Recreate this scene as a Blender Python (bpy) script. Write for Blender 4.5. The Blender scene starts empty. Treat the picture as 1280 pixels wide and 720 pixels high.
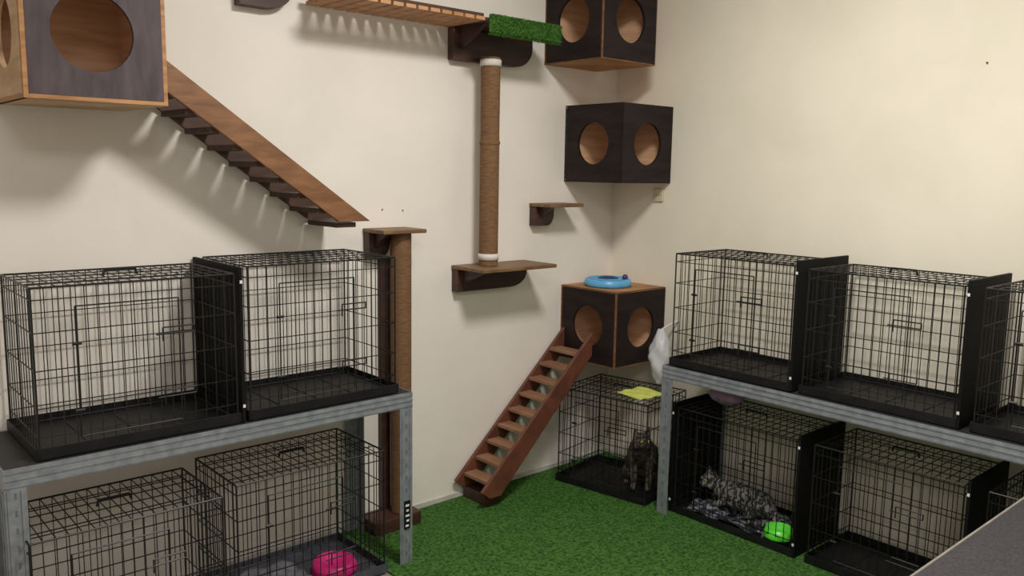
import bpy, bmesh, random
from math import *
from mathutils import Vector, Matrix
random.seed(7)
scn=bpy.context.scene
scn.view_settings.view_transform='Standard'

# ------------------------------------------------------------------ materials
def srgb(c):
    return tuple(((v/255)/12.92 if v/255<=.04045 else ((v/255+.055)/1.055)**2.4) for v in c)+(1,)
def mat(name,c1,c2=None,rough=.6,metal=0,scale=20,stretch=(1,1,1),detail=4,bump=0,bscale=None,spec=.5,kind='noise',lo=.35,hi=.65,dist=2.0):
    m=bpy.data.materials.new(name);m.use_nodes=True;nt=m.node_tree;b=nt.nodes['Principled BSDF']
    b.inputs['Roughness'].default_value=rough;b.inputs['Metallic'].default_value=metal
    b.inputs['Specular IOR Level'].default_value=spec
    tc=nt.nodes.new('ShaderNodeTexCoord');mp=nt.nodes.new('ShaderNodeMapping')
    mp.inputs['Scale'].default_value=stretch
    nt.links.new(tc.outputs['Object'],mp.inputs['Vector'])
    if kind=='noise':
        n=nt.nodes.new('ShaderNodeTexNoise');n.inputs['Scale'].default_value=scale;n.inputs['Detail'].default_value=detail
        n.inputs['Distortion'].default_value=.3
    else:
        n=nt.nodes.new('ShaderNodeTexWave');n.inputs['Scale'].default_value=scale;n.inputs['Distortion'].default_value=dist
        n.inputs['Detail'].default_value=detail;n.inputs['Detail Scale'].default_value=3
    nt.links.new(mp.outputs[0],n.inputs['Vector'])
    fac=n.outputs[0] if kind!='noise' else n.outputs['Fac']
    r=nt.nodes.new('ShaderNodeValToRGB')
    r.color_ramp.elements[0].position=lo;r.color_ramp.elements[1].position=hi
    r.color_ramp.elements[0].color=srgb(c1);r.color_ramp.elements[1].color=srgb(c2 or c1)
    nt.links.new(fac,r.inputs[0]);nt.links.new(r.outputs[0],b.inputs['Base Color'])
    if bump:
        n2=nt.nodes.new('ShaderNodeTexNoise');n2.inputs['Scale'].default_value=bscale or scale*2;n2.inputs['Detail'].default_value=5
        nt.links.new(mp.outputs[0],n2.inputs['Vector'])
        bp=nt.nodes.new('ShaderNodeBump');bp.inputs['Strength'].default_value=bump;bp.inputs['Distance'].default_value=.01
        nt.links.new(n2.outputs['Fac'],bp.inputs['Height']);nt.links.new(bp.outputs[0],b.inputs['Normal'])
    return m
M={}
M['wallL']=mat('painted_plaster_left',(223,217,210),(231,225,218),rough=.75,scale=2.2,bump=.10,bscale=14)
M['wallR']=mat('painted_plaster_right',(223,217,201),(231,225,210),rough=.75,scale=2.2,bump=.10,bscale=14)
M['ceil']=mat('ceiling_paint',(238,237,234),rough=.8)
M['floor']=mat('grey_floor_tile',(118,112,106),(140,134,128),rough=.5,scale=6)
M['base']=mat('baseboard_paint',(186,182,176),(200,196,190),rough=.5)
M['turf']=mat('artificial_turf',(34,70,28),(84,124,58),rough=.95,scale=85,detail=8,bump=.6,bscale=300,spec=.1,lo=.34,hi=.68)
M['turf2']=mat('artificial_turf_bright',(50,92,38),(90,134,60),rough=.95,scale=120,bump=.8,spec=.1)
M['dark']=mat('dark_film_plywood',(24,17,18),(38,28,28),rough=.6,scale=5,stretch=(1,1,6),bump=.05,spec=.25)
M['darkL']=mat('worn_dark_plywood',(58,48,54),(80,67,72),rough=.6,scale=8,stretch=(4,1,1),bump=.1)
M['ply']=mat('plywood',(150,104,64),(186,138,92),rough=.6,scale=6,stretch=(1,1,8),bump=.05)
M['plyIn']=mat('plywood_interior',(206,160,124),(224,184,150),rough=.6,scale=6,stretch=(1,1,8))
M['plyE']=mat('plywood_edge',(96,64,42),(132,92,60),rough=.6,scale=10,stretch=(1,1,4))
M['plyL']=mat('light_plywood',(184,150,112),(212,180,142),rough=.6,scale=5,stretch=(1,1,5),bump=.05)
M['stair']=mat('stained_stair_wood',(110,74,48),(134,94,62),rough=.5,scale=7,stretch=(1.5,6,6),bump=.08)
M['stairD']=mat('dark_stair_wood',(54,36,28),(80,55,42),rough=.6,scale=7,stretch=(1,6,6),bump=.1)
M['red']=mat('red_brown_ladder_wood',(86,50,38),(108,64,47),rough=.5,scale=7,stretch=(2,6,2),bump=.08)
M['tread']=mat('tread_wood',(126,90,68),(148,110,84),rough=.55,scale=8,stretch=(5,1,1),bump=.05)
M['shelf']=mat('shelf_wood',(98,72,48),(130,100,70),rough=.5,scale=7,stretch=(1,6,1),bump=.05)
M['corbel']=mat('mahogany_bracket_wood',(50,30,26),(74,45,36),rough=.5,scale=6,stretch=(1,1,5))
M['slat']=mat('slat_wood',(164,116,80),(196,148,106),rough=.6,scale=7,stretch=(1,4,1))
M['bamboo']=mat('jute_wrapped_pole',(98,70,44),(124,92,60),rough=.8,scale=30,stretch=(1,1,9),bump=.2)
M['white']=mat('white_rope_band',(206,202,196),rough=.7,bump=.2)
M['steel']=mat('galvanised_steel',(124,130,138),(144,150,157),rough=.45,metal=.3,scale=30,stretch=(1,1,1))
M['steelD']=mat('steel_groove',(104,110,118),rough=.5,metal=.3)
M['top']=mat('dark_rack_top',(30,30,33),(40,40,43),rough=.55)
M['wire']=mat('black_coated_wire',(17,16,17),rough=.45)
M['tray']=mat('black_plastic_tray',(16,16,18),(25,25,27),rough=.5,bump=.03,spec=.3)
M['panel']=mat('black_plastic_panel',(9,9,10),(14,14,15),rough=.65,bump=.03,spec=.2)
M['trayG']=mat('grey_plastic_tray',(52,54,62),(72,74,82),rough=.5)
M['tag']=mat('white_latch',(220,220,220),rough=.4)
M['blue']=mat('blue_plastic',(84,160,212),(98,174,224),rough=.35)
M['blueD']=mat('blue_dark_pad',(30,62,98),rough=.9)
M['ball']=mat('purple_ball',(60,60,110),rough=.4)
M['pink']=mat('pink_plastic',(196,34,112),(206,44,122),rough=.35)
M['green']=mat('lime_plastic',(84,206,50),(98,220,62),rough=.35)
M['yellow']=mat('yellow_cloth',(186,196,84),(206,212,112),rough=.8,bump=.1)
M['purple']=mat('lilac_cloth',(150,120,170),(186,160,190),rough=.8,scale=30)
M['beige']=mat('socket_plastic',(196,186,160),rough=.4)
M['hole']=mat('dark_hole',(50,44,40),rough=.9)
M['counter']=mat('grey_counter_top',(48,47,50),(64,62,65),rough=.7,scale=150,detail=2,spec=.3)
M['counterE']=mat('counter_edge_trim',(126,122,116),(142,138,132),rough=.5)
M['tabby']=mat('tabby_fur',(36,33,31),(88,80,73),rough=.9,scale=14,kind='wave',detail=4,dist=9,bump=.4,bscale=120,lo=.2,hi=.9)
M['tabbyL']=mat('grey_tabby_fur',(34,34,37),(122,120,118),rough=.9,scale=11,kind='wave',detail=4,dist=11,bump=.4,bscale=120,lo=.25,hi=.95)
M['eye']=mat('cat_eye',(150,150,60),rough=.1)
M['pupil']=mat('cat_pupil',(8,8,8),rough=.1)
M['nose']=mat('cat_nose',(120,70,70),rough=.5)
M['blanket']=mat('patterned_blanket',(34,36,44),(128,132,144),rough=.9,scale=45,lo=.5,hi=.58)
M['bed']=mat('grey_bedding_cloth',(78,78,86),(112,112,120),rough=.9,scale=30)
bag=mat('plastic_bag_film',(228,230,236),rough=.25);bag.node_tree.nodes['Principled BSDF'].inputs['Alpha'].default_value=.75
M['bag']=bag

# ------------------------------------------------------------------ mesh helpers
class MB:
    def __init__(s): s.v=[];s.f=[]
    def box(s,x0,x1,y0,y1,z0,z1):
        n=len(s.v);s.v+=[(x,y,z) for z in(z0,z1) for y in(y0,y1) for x in(x0,x1)]
        for q in [(0,2,3,1),(4,5,7,6),(0,1,5,4),(2,6,7,3),(0,4,6,2),(1,3,7,5)]: s.f.append(tuple(n+i for i in q))
        return s
    def rod(s,a,b,r,k=5,cap=True,r2=None):
        a=Vector(a);b=Vector(b);d=(b-a).normalized();u=d.orthogonal().normalized();w=d.cross(u)
        r2=r if r2 is None else r2;n=len(s.v)
        for p,rr in((a,r),(b,r2)):
            for i in range(k):
                t=2*pi*i/k;s.v.append(tuple(p+rr*(cos(t)*u+sin(t)*w)))
        for i in range(k): j=(i+1)%k;s.f.append((n+i,n+j,n+k+j,n+k+i))
        if cap: s.f.append(tuple(n+i for i in range(k))[::-1]);s.f.append(tuple(n+k+i for i in range(k)))
        return s
    def path(s,pts,r,k=5):
        for a,b in zip(pts[:-1],pts[1:]): s.rod(a,b,r,k)
        return s
    def prism(s,poly,axis,a,b):
        n=len(s.v);m=len(poly)
        for t in(a,b):
            for (p,q) in poly:
                s.v.append({'y':(p,t,q),'x':(t,p,q),'z':(p,q,t)}[axis])
        s.f.append(tuple(range(n,n+m)));s.f.append(tuple(range(n+m,n+2*m))[::-1])
        for i in range(m): j=(i+1)%m;s.f.append((n+i,n+m+i,n+m+j,n+j))
        return s
    def lathe(s,prof,c=(0,0,0),k=28,close=False):
        n=len(s.v);m=len(prof)
        for (r,z) in prof:
            for i in range(k): t=2*pi*i/k;s.v.append((c[0]+r*cos(t),c[1]+r*sin(t),c[2]+z))
        rng=m if close else m-1
        for a in range(rng):
            b=(a+1)%m
            for i in range(k): j=(i+1)%k;s.f.append((n+a*k+i,n+a*k+j,n+b*k+j,n+b*k+i))
        return s
    def ball(s,c,r,k=12,sc=(1,1,1)):
        n=len(s.v)
        for a in range(k+1):
            ph=pi*a/k
            for i in range(k): t=2*pi*i/k;s.v.append((c[0]+sc[0]*r*sin(ph)*cos(t),c[1]+sc[1]*r*sin(ph)*sin(t),c[2]+sc[2]*r*cos(ph)))
        for a in range(k):
            for i in range(k): j=(i+1)%k;s.f.append((n+a*k+i,n+(a+1)*k+i,n+(a+1)*k+j,n+a*k+j))
        return s
    def holed(s,w,h,t,r,fr,k=32,cu=None,cv=None):
        """square panel w x h thickness t with round hole radius r; fr maps (u,v,d)->xyz"""
        cu=w/2 if cu is None else cu;cv=h/2 if cv is None else cv
        n=len(s.v);ang=[2*pi*i/k+pi/k for i in range(k)]
        def edge(a):
            c,sn=cos(a),sin(a)
            tx=((w-cu) if c>0 else cu)/max(abs(c),1e-6);ty=((h-cv) if sn>0 else cv)/max(abs(sn),1e-6)
            m=min(tx,ty);return [cu+c*m,cv+sn*m]
        E=[edge(a) for a in ang]
        for (U,V) in ((0,0),(w,0),(w,h),(0,h)):
            i=min(range(k),key=lambda i:(E[i][0]-U)**2+(E[i][1]-V)**2);E[i]=[U,V]
        for d in(0,t):
            for i,a in enumerate(ang): s.v.append(fr(cu+r*cos(a),cv+r*sin(a),d))
            for e in E: s.v.append(fr(e[0],e[1],d))
        for i in range(k):
            j=(i+1)%k
            s.f.append((n+i,n+j,n+k+j,n+k+i));s.f.append((n+2*k+i,n+3*k+i,n+3*k+j,n+2*k+j))
            s.f.append((n+i,n+2*k+i,n+2*k+j,n+j));s.f.append((n+k+i,n+k+j,n+3*k+j,n+3*k+i))
        return s
    def make(s,name,m,parent=None,world=False,smooth=False,bevel=0,mods=None):
        me=bpy.data.meshes.new(name)
        v=s.v
        if world and parent is not None:
            L=parent.location;v=[(a-L.x,b-L.y,c-L.z) for a,b,c in v]
        me.from_pydata([tuple(a) for a in v],[],s.f)
        bm=bmesh.new();bm.from_mesh(me);bmesh.ops.recalc_face_normals(bm,faces=bm.faces);bm.to_mesh(me);bm.free()
        me.materials.append(m)
        if smooth:
            for p in me.polygons:p.use_smooth=True
        o=bpy.data.objects.new(name,me);bpy.context.collection.objects.link(o)
        if parent is not None:o.parent=parent
        if bevel:
            b=o.modifiers.new('bevel','BEVEL');b.width=bevel;b.segments=2;b.limit_method='ANGLE'
        return o
def grp(name,loc=(0,0,0),rz=0):
    e=bpy.data.objects.new(name,None);e.location=loc;e.rotation_euler=(0,0,rz);e.empty_display_size=.1
    bpy.context.collection.objects.link(e);return e

# ------------------------------------------------------------------ room
RX,RY,RZ=-4.6,-4.6,2.9
MB().box(RX-.1,.1,0,.1,0,RZ).make('wall_left',M['wallL'])
MB().box(0,.1,RY,0,0,RZ).make('wall_right',M['wallR'])
MB().box(RX-.1,RX,RY,0,0,RZ).make('wall_far_side',M['wallL'])
MB().box(RX-.1,.1,RY-.1,RY,0,RZ).make('wall_behind',M['wallR'])
MB().box(RX-.1,.1,RY-.1,.1,-.1,0).make('floor',M['floor'])
MB().box(RX-.1,.1,RY-.1,.1,RZ,RZ+.1).make('ceiling',M['ceil'])
MB().box(RX,-.008,-.008,0,0,.03).make('baseboard_left',M['base'],bevel=.002)
MB().box(-.008,0,RY,0,0,.03).make('baseboard_right',M['base'],bevel=.002)
# turf floor covering
MB().box(-1.66,-.009,-3.9,-.009,0,.008).make('artificial_turf_rug',M['turf'])

# ------------------------------------------------------------------ cat boxes
def catbox(x0,y1,z0,w,mface,mply,mside,medge,rh=.098,rf=.098,e=.006,cu=0):
    """x0 = min x, y1 = max y (wall side)"""
    t=.014;g=grp('cat_wall_box',(x0,y1-w,z0))
    p=MB();p.box(0,w,0,w,0,t);p.box(0,w,0,w,w-t,w)
    p.box(w-t,w,0,w,t,w-t);p.box(t,w-t,w-t,w,t,w-t)
    p.make('plywood_shell',mply,g,bevel=.001)
    q=MB();a=.0015
    q.box(t,w-t,w-t-a,w-t,t,w-t);q.box(w-t-a,w-t,t,w-t-a,t,w-t)
    q.box(t,w-t-a,t,w-t-a,t,t+a);q.box(t,w-t-a,t,w-t-a,w-t-a,w-t)
    q.make('interior_lining',M['plyIn'],g)
    MB().holed(w-t-e,w-2*e,t,rh,lambda u,v,d:(-.003+d,e+u,e+v)).make('side_panel_with_hole',mside,g)
    MB().holed(w-2*e,w-2*e,t,rf,lambda u,v,d:(e+u,-.003+d,e+v),cu=(w-2*e)/2+cu).make('front_panel_with_hole',mface,g)
    c=MB().box(-.001,e,-.001,e,0,w);c.box(w-e,w,-.001,e,0,w);c.box(-.001,e,w-e,w,0,w)
    c.box(e,w-e,-.0015,e,0,e);c.box(e,w-e,-.0015,e,w-e,w);c.box(-.0015,e,e,w-e,0,e);c.box(-.0015,e,e,w-e,w-e,w)
    c.make('corner_edges',medge,g)
    return g
W=.363
catbox(-W,0,1.4537,W,M['dark'],M['ply'],M['dark'],M['dark'],.098,.098,.004)
catbox(-W,0,.583,W,M['dark'],M['ply'],M['dark'],M['plyE'],.098,.098,.007)
catbox(-.512,0,1.995,W,M['dark'],M['ply'],M['dark'],M['plyE'],.098,.098,.006)
catbox(-2.765,0,1.672,.375,M['darkL'],M['plyL'],M['plyL'],M['ply'],.098,.108,.012,cu=-.010)

# ------------------------------------------------------------------ upper stair
g=grp('cat_staircase',(-2.0,-.12,1.29))
poly=[(-2.388,1.848),(-1.625,1.308),(-1.755,1.308),(-2.388,1.752)]
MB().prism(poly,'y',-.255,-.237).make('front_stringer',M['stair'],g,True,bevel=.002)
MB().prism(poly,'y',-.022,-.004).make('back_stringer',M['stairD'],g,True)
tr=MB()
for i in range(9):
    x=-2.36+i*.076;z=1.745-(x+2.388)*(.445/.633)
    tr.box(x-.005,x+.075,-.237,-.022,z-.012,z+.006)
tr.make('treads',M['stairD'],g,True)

# ------------------------------------------------------------------ lower ladder
g=grp('cat_ladder',(-.7,-.12,0))
poly=[(-.368,.735),(-.368,.625),(-.935,.062),(-1.0,.062),(-1.045,.098)]
MB().prism(poly,'y',-.225,-.208).make('stringer_1',M['red'],g,True,bevel=.002)
MB().prism(poly,'y',-.036,-.019).make('stringer_2',M['red'],g,True,bevel=.002)
tr=MB()
for i in range(9):
    x=-.955+i*.066;z=.115+i*.0645
    tr.box(x-.045,x+.03,-.208,-.036,z,z+.016)
tr.make('treads',M['tread'],g,True,bevel=.002)
MB().box(-.99,-.90,-.18,-.02,.0085,.062).make('foot_block',M['corbel'],g,True,bevel=.003)

# ------------------------------------------------------------------ wall shelves
def corbel(x0,x1,zt,h,y=-.05):
    n=8;L=x1-x0;pts=[(x0,zt),(x0,zt-h)]
    xa=x1-.10 if L>.2 else x1-.04
    pts.append((xa,zt-h))
    R=x1-xa
    for i in range(n+1):
        t=i/n*pi/2; pts.append((xa+R*sin(t),zt-h*.35-(h*.65)*(cos(t))))
    pts.append((x1,zt))
    return pts
def shelf(x0,x1,d,z,h,ax1,top,board=True):
    g=grp('cat_wall_shelf',(x0,-d/2,z))
    if board: MB().box(x0,x1,-d,-.002,z-.016,z).make('board',top,g,True,bevel=.003)
    MB().prism(corbel(x0+.004,ax1,z-.0165,h),'y',-.045,-.001).make('wall_bracket',M['corbel'],g,True,bevel=.002)
    MB().prism([(-.045,z-.017),(-.045,z-h*.8),(-d*.55,z-h*.45),(-d*.85,z-.017)],'x',x0+.03,x0+.05).make('bracket_arm',M['corbel'],g,True)
    return g
gm=shelf(-1.055,-.625,.23,1.085,.10,-.64,M['shelf'])
shelf(-.595,-.375,.15,1.352,.09,-.47,M['shelf'])
shelf(-1.505,-1.30,.16,1.262,.10,-1.40,M['shelf'])
gt=shelf(-1.085,-.68,.25,2.11,.13,-.63,M['corbel'])
shelf(-2.02,-1.82,.22,2.20,.125,-1.81,M['corbel'])
# turf wrap on the top shelf
tw=MB().box(-.90,-.672,-.262,-.05,2.1105,2.122)
tw.box(-1.065,-.672,-.270,-.2505,2.050,2.124)
tw.make('turf_wrap',M['turf2'],gt,True,bevel=.008)
bl=MB()
for i in range(2600):
    x=random.uniform(-1.065,-.672)
    if random.random()<.6: p=(x,-.270,random.uniform(2.052,2.122));q=(x+random.uniform(-.004,.004),-.270-random.uniform(.004,.010),p[2]+random.uniform(-.006,.006))
    elif random.random()<.5: p=(x,random.uniform(-.268,-.25),2.050);q=(x+random.uniform(-.004,.004),p[1]+random.uniform(-.004,.004),2.040)
    else: p=(-.672,random.uniform(-.268,-.06),2.115);q=(-.665,p[1],p[2]+random.uniform(-.008,.008))
    bl.rod(p,q,.0014,3,False,r2=.0004)
bl.make('turf_blades',M['turf2'],gt,True)

# ------------------------------------------------------------------ slat bridge
g=grp('wooden_slat_bridge',(-1.43,-.14,2.1))
sl=MB();n=12
for i in range(n):
    x=-1.73+i*(.61/(n-1));z=2.100
    sl.box(x-.022,x+.022,-.27,-.025,z-.008,z+.006)
sl.make('slats',M['slat'],g,True,bevel=.001)
rp=MB()
for y in(-.24,-.06):
    rp.box(-1.765,-1.09,y-.012,y+.012,2.1062,2.122)
rp.make('rails',M['stairD'],g,True)

# ------------------------------------------------------------------ poles
def pole(name,x,y,z0,z1,r,nodes,bands):
    g=grp(name,(x,y,z0))
    pr=[(0,z0),(r,z0)]
    for nz in nodes: pr+=[(r,nz-.012),(r*1.07,nz-.004),(r*1.07,nz+.004),(r*.98,nz+.012)]
    pr+=[(r,z1),(0,z1)]
    MB().lathe(pr,(x,y,0),24).make('shaft',M['bamboo'],g,True,smooth=False)
    if bands:
        b=MB()
        for zz in bands: b.lathe([(r*.9,zz-.015),(r*1.1,zz-.013),(r*1.1,zz+.013),(r*.9,zz+.015)],(x,y,0),24)
        b.make('white_bands',M['white'],g,True,smooth=True)
    return g
pole('cat_climbing_pole',-.928,-.105,1.0865,1.978,.042,[1.62],[1.125,1.955])
g=pole('cat_climbing_pole',-1.376,-.085,.066,1.2445,.043,[],[])
MB().box(-1.435,-1.395,-.03,-.001,.066,1.14).make('back_plank',M['corbel'],g,True)
MB().box(-1.54,-1.31,-.14,-.010,.0085,.064).make('base_block',M['corbel'],g,True,bevel=.004)

# ------------------------------------------------------------------ racks
def rack(x0,x1,y0,y1,zt,front,legs,hb=.055):
    g=grp('steel_rack_table',((x0+x1)/2,(y0+y1)/2,0))
    MB().box(x0+.006,x1-.006,y0+.006,y1-.006,zt-.012,zt).make('table_top',M['top'],g,True)
    s=MB();d=MB();e=.0035
    s.box(x0,x1,y0,y0+e,zt-hb,zt+.002);s.box(x0,x1,y1-e,y1,zt-hb,zt+.002)
    s.box(x0,x0+e,y0+e,y1-e,zt-hb,zt+.002);s.box(x1-e,x1,y0+e,y1-e,zt-hb,zt+.002)
    for k in(.008,.028,.048):
        if front=='-y': s.box(x0,x1,y0-.0025,y0,zt-k-.003,zt-k+.003)
        else: s.box(x0-.0025,x0,y0,y1,zt-k-.003,zt-k+.003)
    zl=zt-hb-.0002
    for (lx,ly) in legs:
        zf=.0085 if lx>-1.7 else .0005
        sx=1 if lx==x0 else -1;sy=1 if ly==y0 else -1;b=.055
        s.box(min(lx,lx+sx*b),max(lx,lx+sx*b),min(ly,ly+sy*e),max(ly,ly+sy*e),zf,zl)
        s.box(min(lx,lx+sx*e),max(lx,lx+sx*e),min(ly+sy*e,ly+sy*b),max(ly+sy*e,ly+sy*b),zf,zl)
        # inner corner gusset behind the rail
        s.box(min(lx+sx*.006,lx+sx*b),max(lx+sx*.006,lx+sx*b),min(ly+sy*.004,ly+sy*.0055),max(ly+sy*.004,ly+sy*.0055),zl-.03,zt-.014)
        for k in(.010,.044):
            s.box(min(lx+sx*(k-.004),lx+sx*(k+.004)),max(lx+sx*(k-.004),lx+sx*(k+.004)),min(ly,ly-sy*.003),max(ly,ly-sy*.003),.01,zt-.06)
            s.box(min(lx,lx-sx*.003),max(lx,lx-sx*.003),min(ly+sy*(k-.004),ly+sy*(k+.004)),max(ly+sy*(k-.004),ly+sy*(k+.004)),.01,zt-.06)
        for j in range(int(zt/.05)):
            z=.04+j*.05
            if z<zt-.07:
                yy=ly-sy*.0006;xx=lx-sx*.0006
                d.box(min(lx+sx*.024,lx+sx*.030),max(lx+sx*.024,lx+sx*.030),min(ly,yy),max(ly,yy),z,z+.018)
                d.box(min(lx,xx),max(lx,xx),min(ly+sy*.024,ly+sy*.030),max(ly+sy*.024,ly+sy*.030),z,z+.018)
    s.make('steel_angle_frame',M['steel'],g,True)
    d.make('slots',M['steelD'],g,True)
    return g
ZT=.675
x0,x1,y0,y1=-2.88,-1.545,-.41,-.014
gl=rack(x0,x1,y0,y1,ZT,'-y',[(x0,y0),(x1,y0),(x1,y1),(x0,y1)])
lb=MB().box(-1.586,-1.558,-.4155,-.4135,.15,.26);lb.make('sticker',M['panel'],gl,True)
lb=MB()
for i in range(5): lb.box(-1.580+(i%2)*.004,-1.566+(i%3)*.002,-.4165,-.4155,.158+i*.020,.166+i*.020)
lb.make('sticker_print',M['tag'],gl,True)
x0,x1,y0,y1=-.431,-.014,-2.62,-.70
rack(x0,x1,y0,y1,ZT,'-x',[(x0,y0),(x1,y0),(x1,y1),(x0,y1)])

# ------------------------------------------------------------------ wire cages
def cage(c,rz,L,D,H,panels=(),z=0,traym='tray',handle=True,dens=.033,blanket=None,bx=.8):
    g=grp('wire_dog_crate',(c[0],c[1],z),rz)
    hx,hy=L/2,D/2;w=MB();f=MB();zb=.012;r=.0017
    nx=round(L/dens);ny=round(D/dens)
    jit=lambda a:a+random.uniform(-.0015,.0015)
    for i in range(nx+1):
        x=-hx+L*i/nx
        w.rod((x,-hy,zb),(jit(x),-hy,H),r,4,False);w.rod((x,hy,zb),(jit(x),hy,H),r,4,False)
        w.rod((x,-hy,H),(x,hy,H),r,4,False)
    for i in range(1,ny):
        y=-hy+D*i/ny
        w.rod((-hx,y,zb),(-hx,jit(y),H),r,4,False);w.rod((hx,y,zb),(hx,jit(y),H),r,4,False)
    for fr in(.13,.30,.52,.74,.93):
        zz=H*fr
        w.rod((-hx,-hy,zz),(hx,-hy,zz),r*1.2,4,False);w.rod((-hx,hy,zz),(hx,hy,zz),r*1.2,4,False)
        w.rod((-hx,-hy,zz),(-hx,hy,zz),r*1.2,4,False);w.rod((hx,-hy,zz),(hx,hy,zz),r*1.2,4,False)
    for i in range(1,5):
        y=-hy+D*i/5;w.rod((-hx,y,H),(hx,y,H),r*1.2,4,False)
    w.make('wire_mesh',M['wire'],g)
    R=.0032
    for zz in(zb,H):
        f.path([(-hx,-hy,zz),(hx,-hy,zz),(hx,hy,zz),(-hx,hy,zz),(-hx,-hy,zz)],R,6)
    for x in(-hx,hx):
        for y in(-hy,hy): f.rod((x,y,zb),(x,y,H),R,6)
    yf=-hy-.004;a,b=-hx*.62,hx*.38
    f.path([(a,yf,H*.10),(b,yf,H*.10),(b,yf,H*.88),(a,yf,H*.88),(a,yf,H*.10)],.0024,6)
    for zz in(H*.26,H*.66):
        f.path([(b-.07,yf-.004,zz),(b+.045,yf-.004,zz),(b+.045,yf-.004,zz+.02),(b-.05,yf-.004,zz+.02),(b-.05,yf-.004,zz-.022)],.0026,6)
        f.path([(a-.012,yf-.003,zz),(a+.012,yf-.003,zz)],.005,6)
    if handle:
        f.path([(-.05,0,H),(-.045,0,H+.018),(.045,0,H+.018),(.05,0,H)],.004,6)
    f.make('frame_and_door',M['wire'],g)
    t=MB();o=.004
    for (xa,xb,ya,yb) in((-hx-.006,hx+.006,-hy-.008,-hy-.004),(-hx-.006,hx+.006,hy+.004,hy+.008),(-hx-.010,-hx-.006,-hy-.008,hy+.008),(hx+.006,hx+.010,-hy-.008,hy+.008)):
        t.box(xa,xb,ya,yb,.001,.034)
    t.box(-hx-.006,hx+.006,-hy-.004,hy+.004,0.001,.010)
    for i in range(1,4):
        xx=-hx+L*i/4;t.box(xx-.004,xx+.004,-hy+.03,hy-.03,.010,.0125)
    t.make('tray',M[traym],g,bevel=.001)
    if blanket:
        n=22;bm=MB();s=lambda x,y:.026+.016*sin(23*x+9*y)*cos(19*y-7*x)+.009*sin(51*x)*sin(47*y)
        for j in range(n+1):
            for i in range(n+1):
                x=-hx+.02+(L-.04)*i/n*bx;y=-hy+.02+(D-.04)*j/n;bm.v.append((x,y,s(x,y)))
        for j in range(n):
            for i in range(n): q=j*(n+1)+i;bm.f.append((q,q+1,q+n+2,q+n+1))
        bm.make('crumpled_blanket',M[blanket],g,smooth=True)
    for s in panels:
        xx=s*(hx+.017)
        MB().box(xx-.006,xx+.006,-hy-.012,hy+.012,.002,H+.022).make('end_panel',M['panel'],g,bevel=.002)
        tg=MB()
        for zz in(.05,H-.03): tg.box(xx-.004,xx+.004,-hy-.0145,-hy-.012,zz,zz+.010)
        tg.make('latch_tags',M['tag'],g)
    return g
DR=-pi/2
# left rack, upper
yc=-.20;D=.36
cage((-2.495,yc),0,.575,D,.485,(1,),ZT+.0025)
cage((-1.882,yc),0,.562,D,.505,(),ZT+.0025)
# left rack, lower (on the floor)
cage((-2.565,-.275),0,.54,.34,.465,(),.001)
cage((-1.955,-.245),0,.56,.34,.470,(),.009,'trayG')
# right rack, upper
xc=-.222
cage((xc,-1.005),DR,.555,.36,.485,(1,),ZT+.0025)
cage((xc,-1.612),DR,.55,.34,.475,(1,),ZT+.0025)
cage((xc,-2.24),DR,.58,.34,.475,(),ZT+.0025)
# right rack, lower
xl=-.205
cage((xl,-1.035),DR,.57,.33,.475,(1,-1),.009,blanket='blanket')
cage((xl,-1.665),DR,.54,.33,.475,(1,),.009)
cage((xl,-2.27),DR,.52,.33,.475,(),.009)
# corner crate
cage((-.285,-.355),DR+.17,.48,.36,.465,(),.009)

# ------------------------------------------------------------------ small things
g=grp('cat_ball_track_toy',(-.21,-.17,.9465))
MB().lathe([(.052,.001),(.112,.001),(.118,.012),(.112,.034),(.098,.040),(.094,.026),(.074,.024),(.068,.036),(.056,.040),(.052,.034)],(0,0,0),40,True).make('track_ring',M['blue'],g,smooth=True)
MB().lathe([(0,.001),(.0515,.001),(.0515,.040),(.03,.046),(0,.046)],(0,0,0),32).make('scratch_pad',M['blueD'],g)
MB().ball((.06,-.058,.044),.015,10).make('ball',M['ball'],g,smooth=True)
def bowl(name,loc,r,h,m):
    g=grp(name,loc)
    MB().lathe([(0,0),(r*.95,0),(r,h*.15),(r*.84,h),(r*.76,h),(r*.66,h*.4),(0,h*.35)],(0,0,0),36).make('bowl_body',m,g,smooth=True)
    return g
bowl('pink_pet_bowl',(-1.82,-.30,.022),.088,.038,M['pink'])
bowl('green_pet_bowl',(-.315,-1.235,.045),.062,.040,M['green'])
# bedding cloth next to the pink bowl
c=MB();n=14
for j in range(n+1):
    for i in range(n+1):
        u,v=i/n-.5,j/n-.5
        c.v.append((-2.05+.24*u,-.25+.20*v,.034+.012*(sin(9*u+5*v)*cos(11*v-3*u))+.035*max(0,.4-(u*u+v*v)*3)))
for j in range(n):
    for i in range(n): a=j*(n+1)+i;c.f.append((a,a+1,a+n+2,a+n+1))
o=c.make('grey_bedding_cloth',M['bed'],smooth=True);md=o.modifiers.new('s','SOLIDIFY');md.thickness=.005
# yellow cloth on crate
c=MB();n=10
for j in range(n+1):
    for i in range(n+1):
        c.v.append((-.40+.17*i/n+.02*j/n,-.56+.16*j/n-.01*i/n,.482+.003*sin(i*1.3)*cos(j*.9)+.003))
for j in range(n):
    for i in range(n): a=j*(n+1)+i;c.f.append((a,a+1,a+n+2,a+n+1))
o=c.make('yellow_cloth',M['yellow']);md=o.modifiers.new('s','SOLIDIFY');md.thickness=.003
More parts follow.
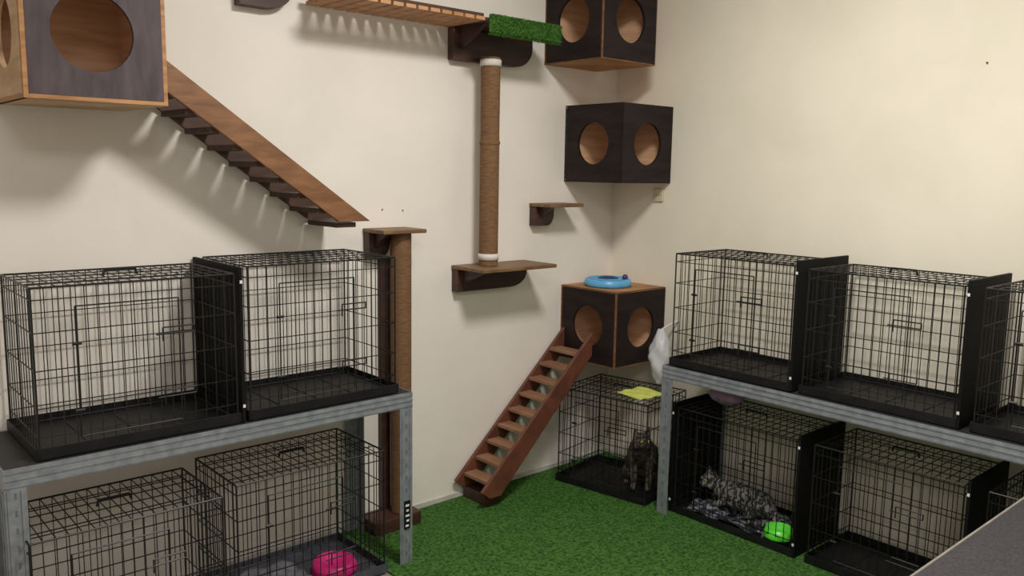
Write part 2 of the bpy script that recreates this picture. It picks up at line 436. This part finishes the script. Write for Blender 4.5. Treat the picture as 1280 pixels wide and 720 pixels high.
# plastic bag
def blob(c,rx,ry,h,n=22,k=26,top=.25,amp=.12):
    b=MB();b.v=[];
    for a in range(n+1):
        t=a/n;rr=(sin(pi*min(1,t*1.0))**.6 if t<.5 else max(top,cos((t-.5)*pi*.85)))
        if a==0: rr=.3
        for i in range(k):
            th=2*pi*i/k;q=1+amp*sin(3*th+a*.6)+amp*.6*sin(7*th-a*.9)+random.uniform(-.03,.03)
            b.v.append((c[0]+rx*rr*q*cos(th),c[1]+ry*rr*q*sin(th),c[2]+h*t))
    for a in range(n):
        for i in range(k): j=(i+1)%k;b.f.append((a*k+i,a*k+j,(a+1)*k+j,(a+1)*k+i))
    b.f.append(tuple(range(k))[::-1]);b.f.append(tuple(n*k+i for i in range(k)))
    return b
g=grp('plastic_bag',(-.12,-.44,.50))
blob((-.12,-.44,.49),.046,.056,.27,amp=.10).make('bag_body',M['bag'],g,True,smooth=True)
MB().path([(-.12,-.44,.755),(-.07,-.445,.775),(-.001,-.45,.79)],.005,6).make('bag_handle',M['bag'],g,True)
g=grp('folded_cloth_bundle',(-.17,-.86,.488))
blob((0,0,.0),.06,.085,.085,n=10,top=.55,amp=.08).make('cloth',M['purple'],g,smooth=True)
# wall socket, screw marks
g=grp('wall_socket',(0,-.30,1.395))
MB().box(-.012,-.0005,-.03,.03,-.032,.032).make('plate',M['beige'],g,bevel=.004)
s=MB()
for dy in(-.009,.009): s.rod((-.012,dy,0),(-.0135,dy,0),.003,8)
s.make('pin_holes',M['hole'],g)
def screws(name,pts):
    b=MB()
    for p,q in pts:b.rod(p,q,.003,8)
    b.make(name,M['hole'])
screws('wall_screw_holes',[((-1.41,-.003,1.335),(-1.41,0,1.335)),((-1.31,-.003,1.33),(-1.31,0,1.33))])
screws('wall_screw',[((-.006,-1.75,1.91),(0,-1.75,1.91))])
# foreground counter
g=grp('grey_counter_table',(-1.1,-2.6,0))
MB().box(-1.75,-.50,-3.0,-2.262,.650,.675).make('counter_top',M['counter'],g,True)
MB().box(-1.75,-.50,-2.262,-2.256,.640,.677).make('edge_trim',M['counterE'],g,True,bevel=.002)
l=MB()
for x in(-1.64,-.56):
    for y in(-2.97,-2.31): l.box(x,x+.04,y,y+.04,.0085,.65)
l.make('legs',M['steel'],g,True)

# ------------------------------------------------------------------ cats
def cat(name,loc,rz,V,Ed,m,head,scale=1.0):
    g=grp(name,loc,rz);g.scale=(scale,)*3
    me=bpy.data.meshes.new('body');me.from_pydata([v[:3] for v in V],Ed,[])
    o=bpy.data.objects.new('body',me);bpy.context.collection.objects.link(o);o.parent=g;me.materials.append(m)
    sk=o.modifiers.new('skin','SKIN')
    for i,v in enumerate(V):
        me.skin_vertices[0].data[i].radius=(v[3],v[3])
    me.skin_vertices[0].data[0].use_root=True
    sk.use_smooth_shade=True
    ss=o.modifiers.new('sub','SUBSURF');ss.levels=2;ss.render_levels=2
    hx,hy,hz,ha=head
    h=grp('head',(hx,hy,hz),ha);h.parent=g
    s=MB().ball((0,0,0),.042,16,(1.0,1.05,.94));s.ball((.032,0,-.012),.020,12,(1,1.25,.85));s.ball((.012,.024,-.014),.02,10);s.ball((.012,-.024,-.014),.02,10)
    s.make('skull',m,h,smooth=True)
    e=MB()
    for sy in(-1,1): e.rod((-.004,sy*.024,.024),(-.004,sy*.036,.062),.019,10,True,r2=.002)
    e.make('ears',m,h)
    ey=MB();pu=MB()
    for sy in(-1,1): ey.ball((.034,sy*.017,.008),.0075,8);pu.ball((.0395,sy*.0185,.008),.0035,8,(.8,.7,1.5))
    ey.make('eyes',M['eye'],h,smooth=True);pu.make('pupils',M['pupil'],h,smooth=True)
    MB().ball((.052,0,-.006),.005,8).make('nose',M['nose'],h,smooth=True)
    return g
sitV=[(0,0,.078,.078),(.025,0,.13,.078),(.055,0,.18,.066),(.085,0,.215,.050),(.105,0,.235,.040),
 (.085,.034,.145,.028),(.09,.036,.095,.020),(.103,.034,.04,.015),(.112,.034,.014,.013),(.135,.034,.012,.011),
 (.085,-.034,.145,.028),(.09,-.036,.095,.020),(.103,-.034,.04,.015),(.112,-.034,.014,.013),(.135,-.034,.012,.011),
 (.0,.055,.065,.050),(.055,.066,.06,.034),(.005,.070,.022,.016),(.06,.072,.014,.013),
 (.0,-.055,.065,.050),(.055,-.066,.06,.034),(.005,-.070,.022,.016),(.06,-.072,.014,.013),
 (-.06,.0,.028,.018),(-.09,.04,.016,.014),(-.075,.09,.014,.013),(-.02,.12,.013,.010)]
sitE=[(0,1),(1,2),(2,3),(3,4),(2,5),(5,6),(6,7),(7,8),(8,9),(2,10),(10,11),(11,12),(12,13),(13,14),(0,15),(15,16),(16,17),(17,18),(0,19),(19,20),(20,21),(21,22),(0,23),(23,24),(24,25),(25,26)]
lieV=[(-.12,0,.064,.058),(-.04,0,.068,.060),(.05,0,.072,.054),(.10,0,.090,.040),(.125,0,.100,.034),
 (.06,.038,.04,.022),(.085,.04,.018,.015),(.15,.032,.013,.012),(.06,-.038,.04,.022),(.085,-.04,.018,.015),(.15,-.032,.013,.012),
 (-.11,.045,.05,.042),(-.05,.062,.036,.028),(-.11,.072,.016,.013),(-.05,.078,.013,.012),
 (-.11,-.045,.05,.042),(-.05,-.062,.036,.028),(-.11,-.072,.016,.013),(-.05,-.078,.013,.012),
 (-.18,.02,.03,.016),(-.20,.07,.016,.013),(-.16,.12,.014,.011),(-.09,.13,.013,.009)]
lieE=[(0,1),(1,2),(2,3),(3,4),(2,5),(5,6),(6,7),(2,8),(8,9),(9,10),(0,11),(11,12),(12,13),(13,14),(0,15),(15,16),(16,17),(17,18),(0,19),(19,20),(20,21),(21,22)]
cat('tabby_cat',(-.235,-.455,.0215),radians(215),sitV,sitE,M['tabby'],(.135,0,.245,radians(30)),1.02)
cat('grey_tabby_cat',(-.20,-.97,.040),radians(100),lieV,lieE,M['tabbyL'],(.145,0,.108,radians(50)),.95)

# ------------------------------------------------------------------ ceiling lamp and added fill light
def lamp(x,y,P,size,col=(1,.96,.895)):
    g=grp('ceiling_or_fill_lamp',(x,y,RZ))
    MB().lathe([(0,0),(size/2+.02,0),(size/2+.02,-.05),(size/2,-.055),(size/2,-.035),(0,-.035)],(0,0,0),32).make('housing',M['tag'],g)
    l=bpy.data.lights.new('light','AREA');l.shape='DISK';l.size=size;l.energy=P;l.color=col
    o=bpy.data.objects.new('light',l);bpy.context.collection.objects.link(o);o.parent=g;o.location=(0,0,-.06)
lamp(-1.60,-1.8,60,.5)
lamp(-3.3,-3.4,38,1.0,(1,.96,.92))  # fill light added to brighten the room; its housing is invented too
w=bpy.data.worlds.new('world');scn.world=w;w.use_nodes=True
w.node_tree.nodes['Background'].inputs[0].default_value=(.9,.92,1,1);w.node_tree.nodes['Background'].inputs[1].default_value=.3

# ------------------------------------------------------------------ camera
f,pit,rol,yaw=1053.18,.1379,.0167,.8445
F=Vector((cos(yaw)*cos(pit),sin(yaw)*cos(pit),-sin(pit)));R=Vector((sin(yaw),-cos(yaw),0));U=R.cross(F)
R,U=R*cos(rol)+U*sin(rol),-R*sin(rol)+U*cos(rol)
cam=bpy.data.cameras.new('camera');co=bpy.data.objects.new('camera',cam);bpy.context.collection.objects.link(co)
cam.sensor_width=36;cam.lens=f/1280*36;cam.clip_start=.01
m=Matrix((R,U,-F)).transposed().to_4x4();m.translation=Vector((-3.3051,-2.9417,1.5));co.matrix_world=m
scn.camera=co
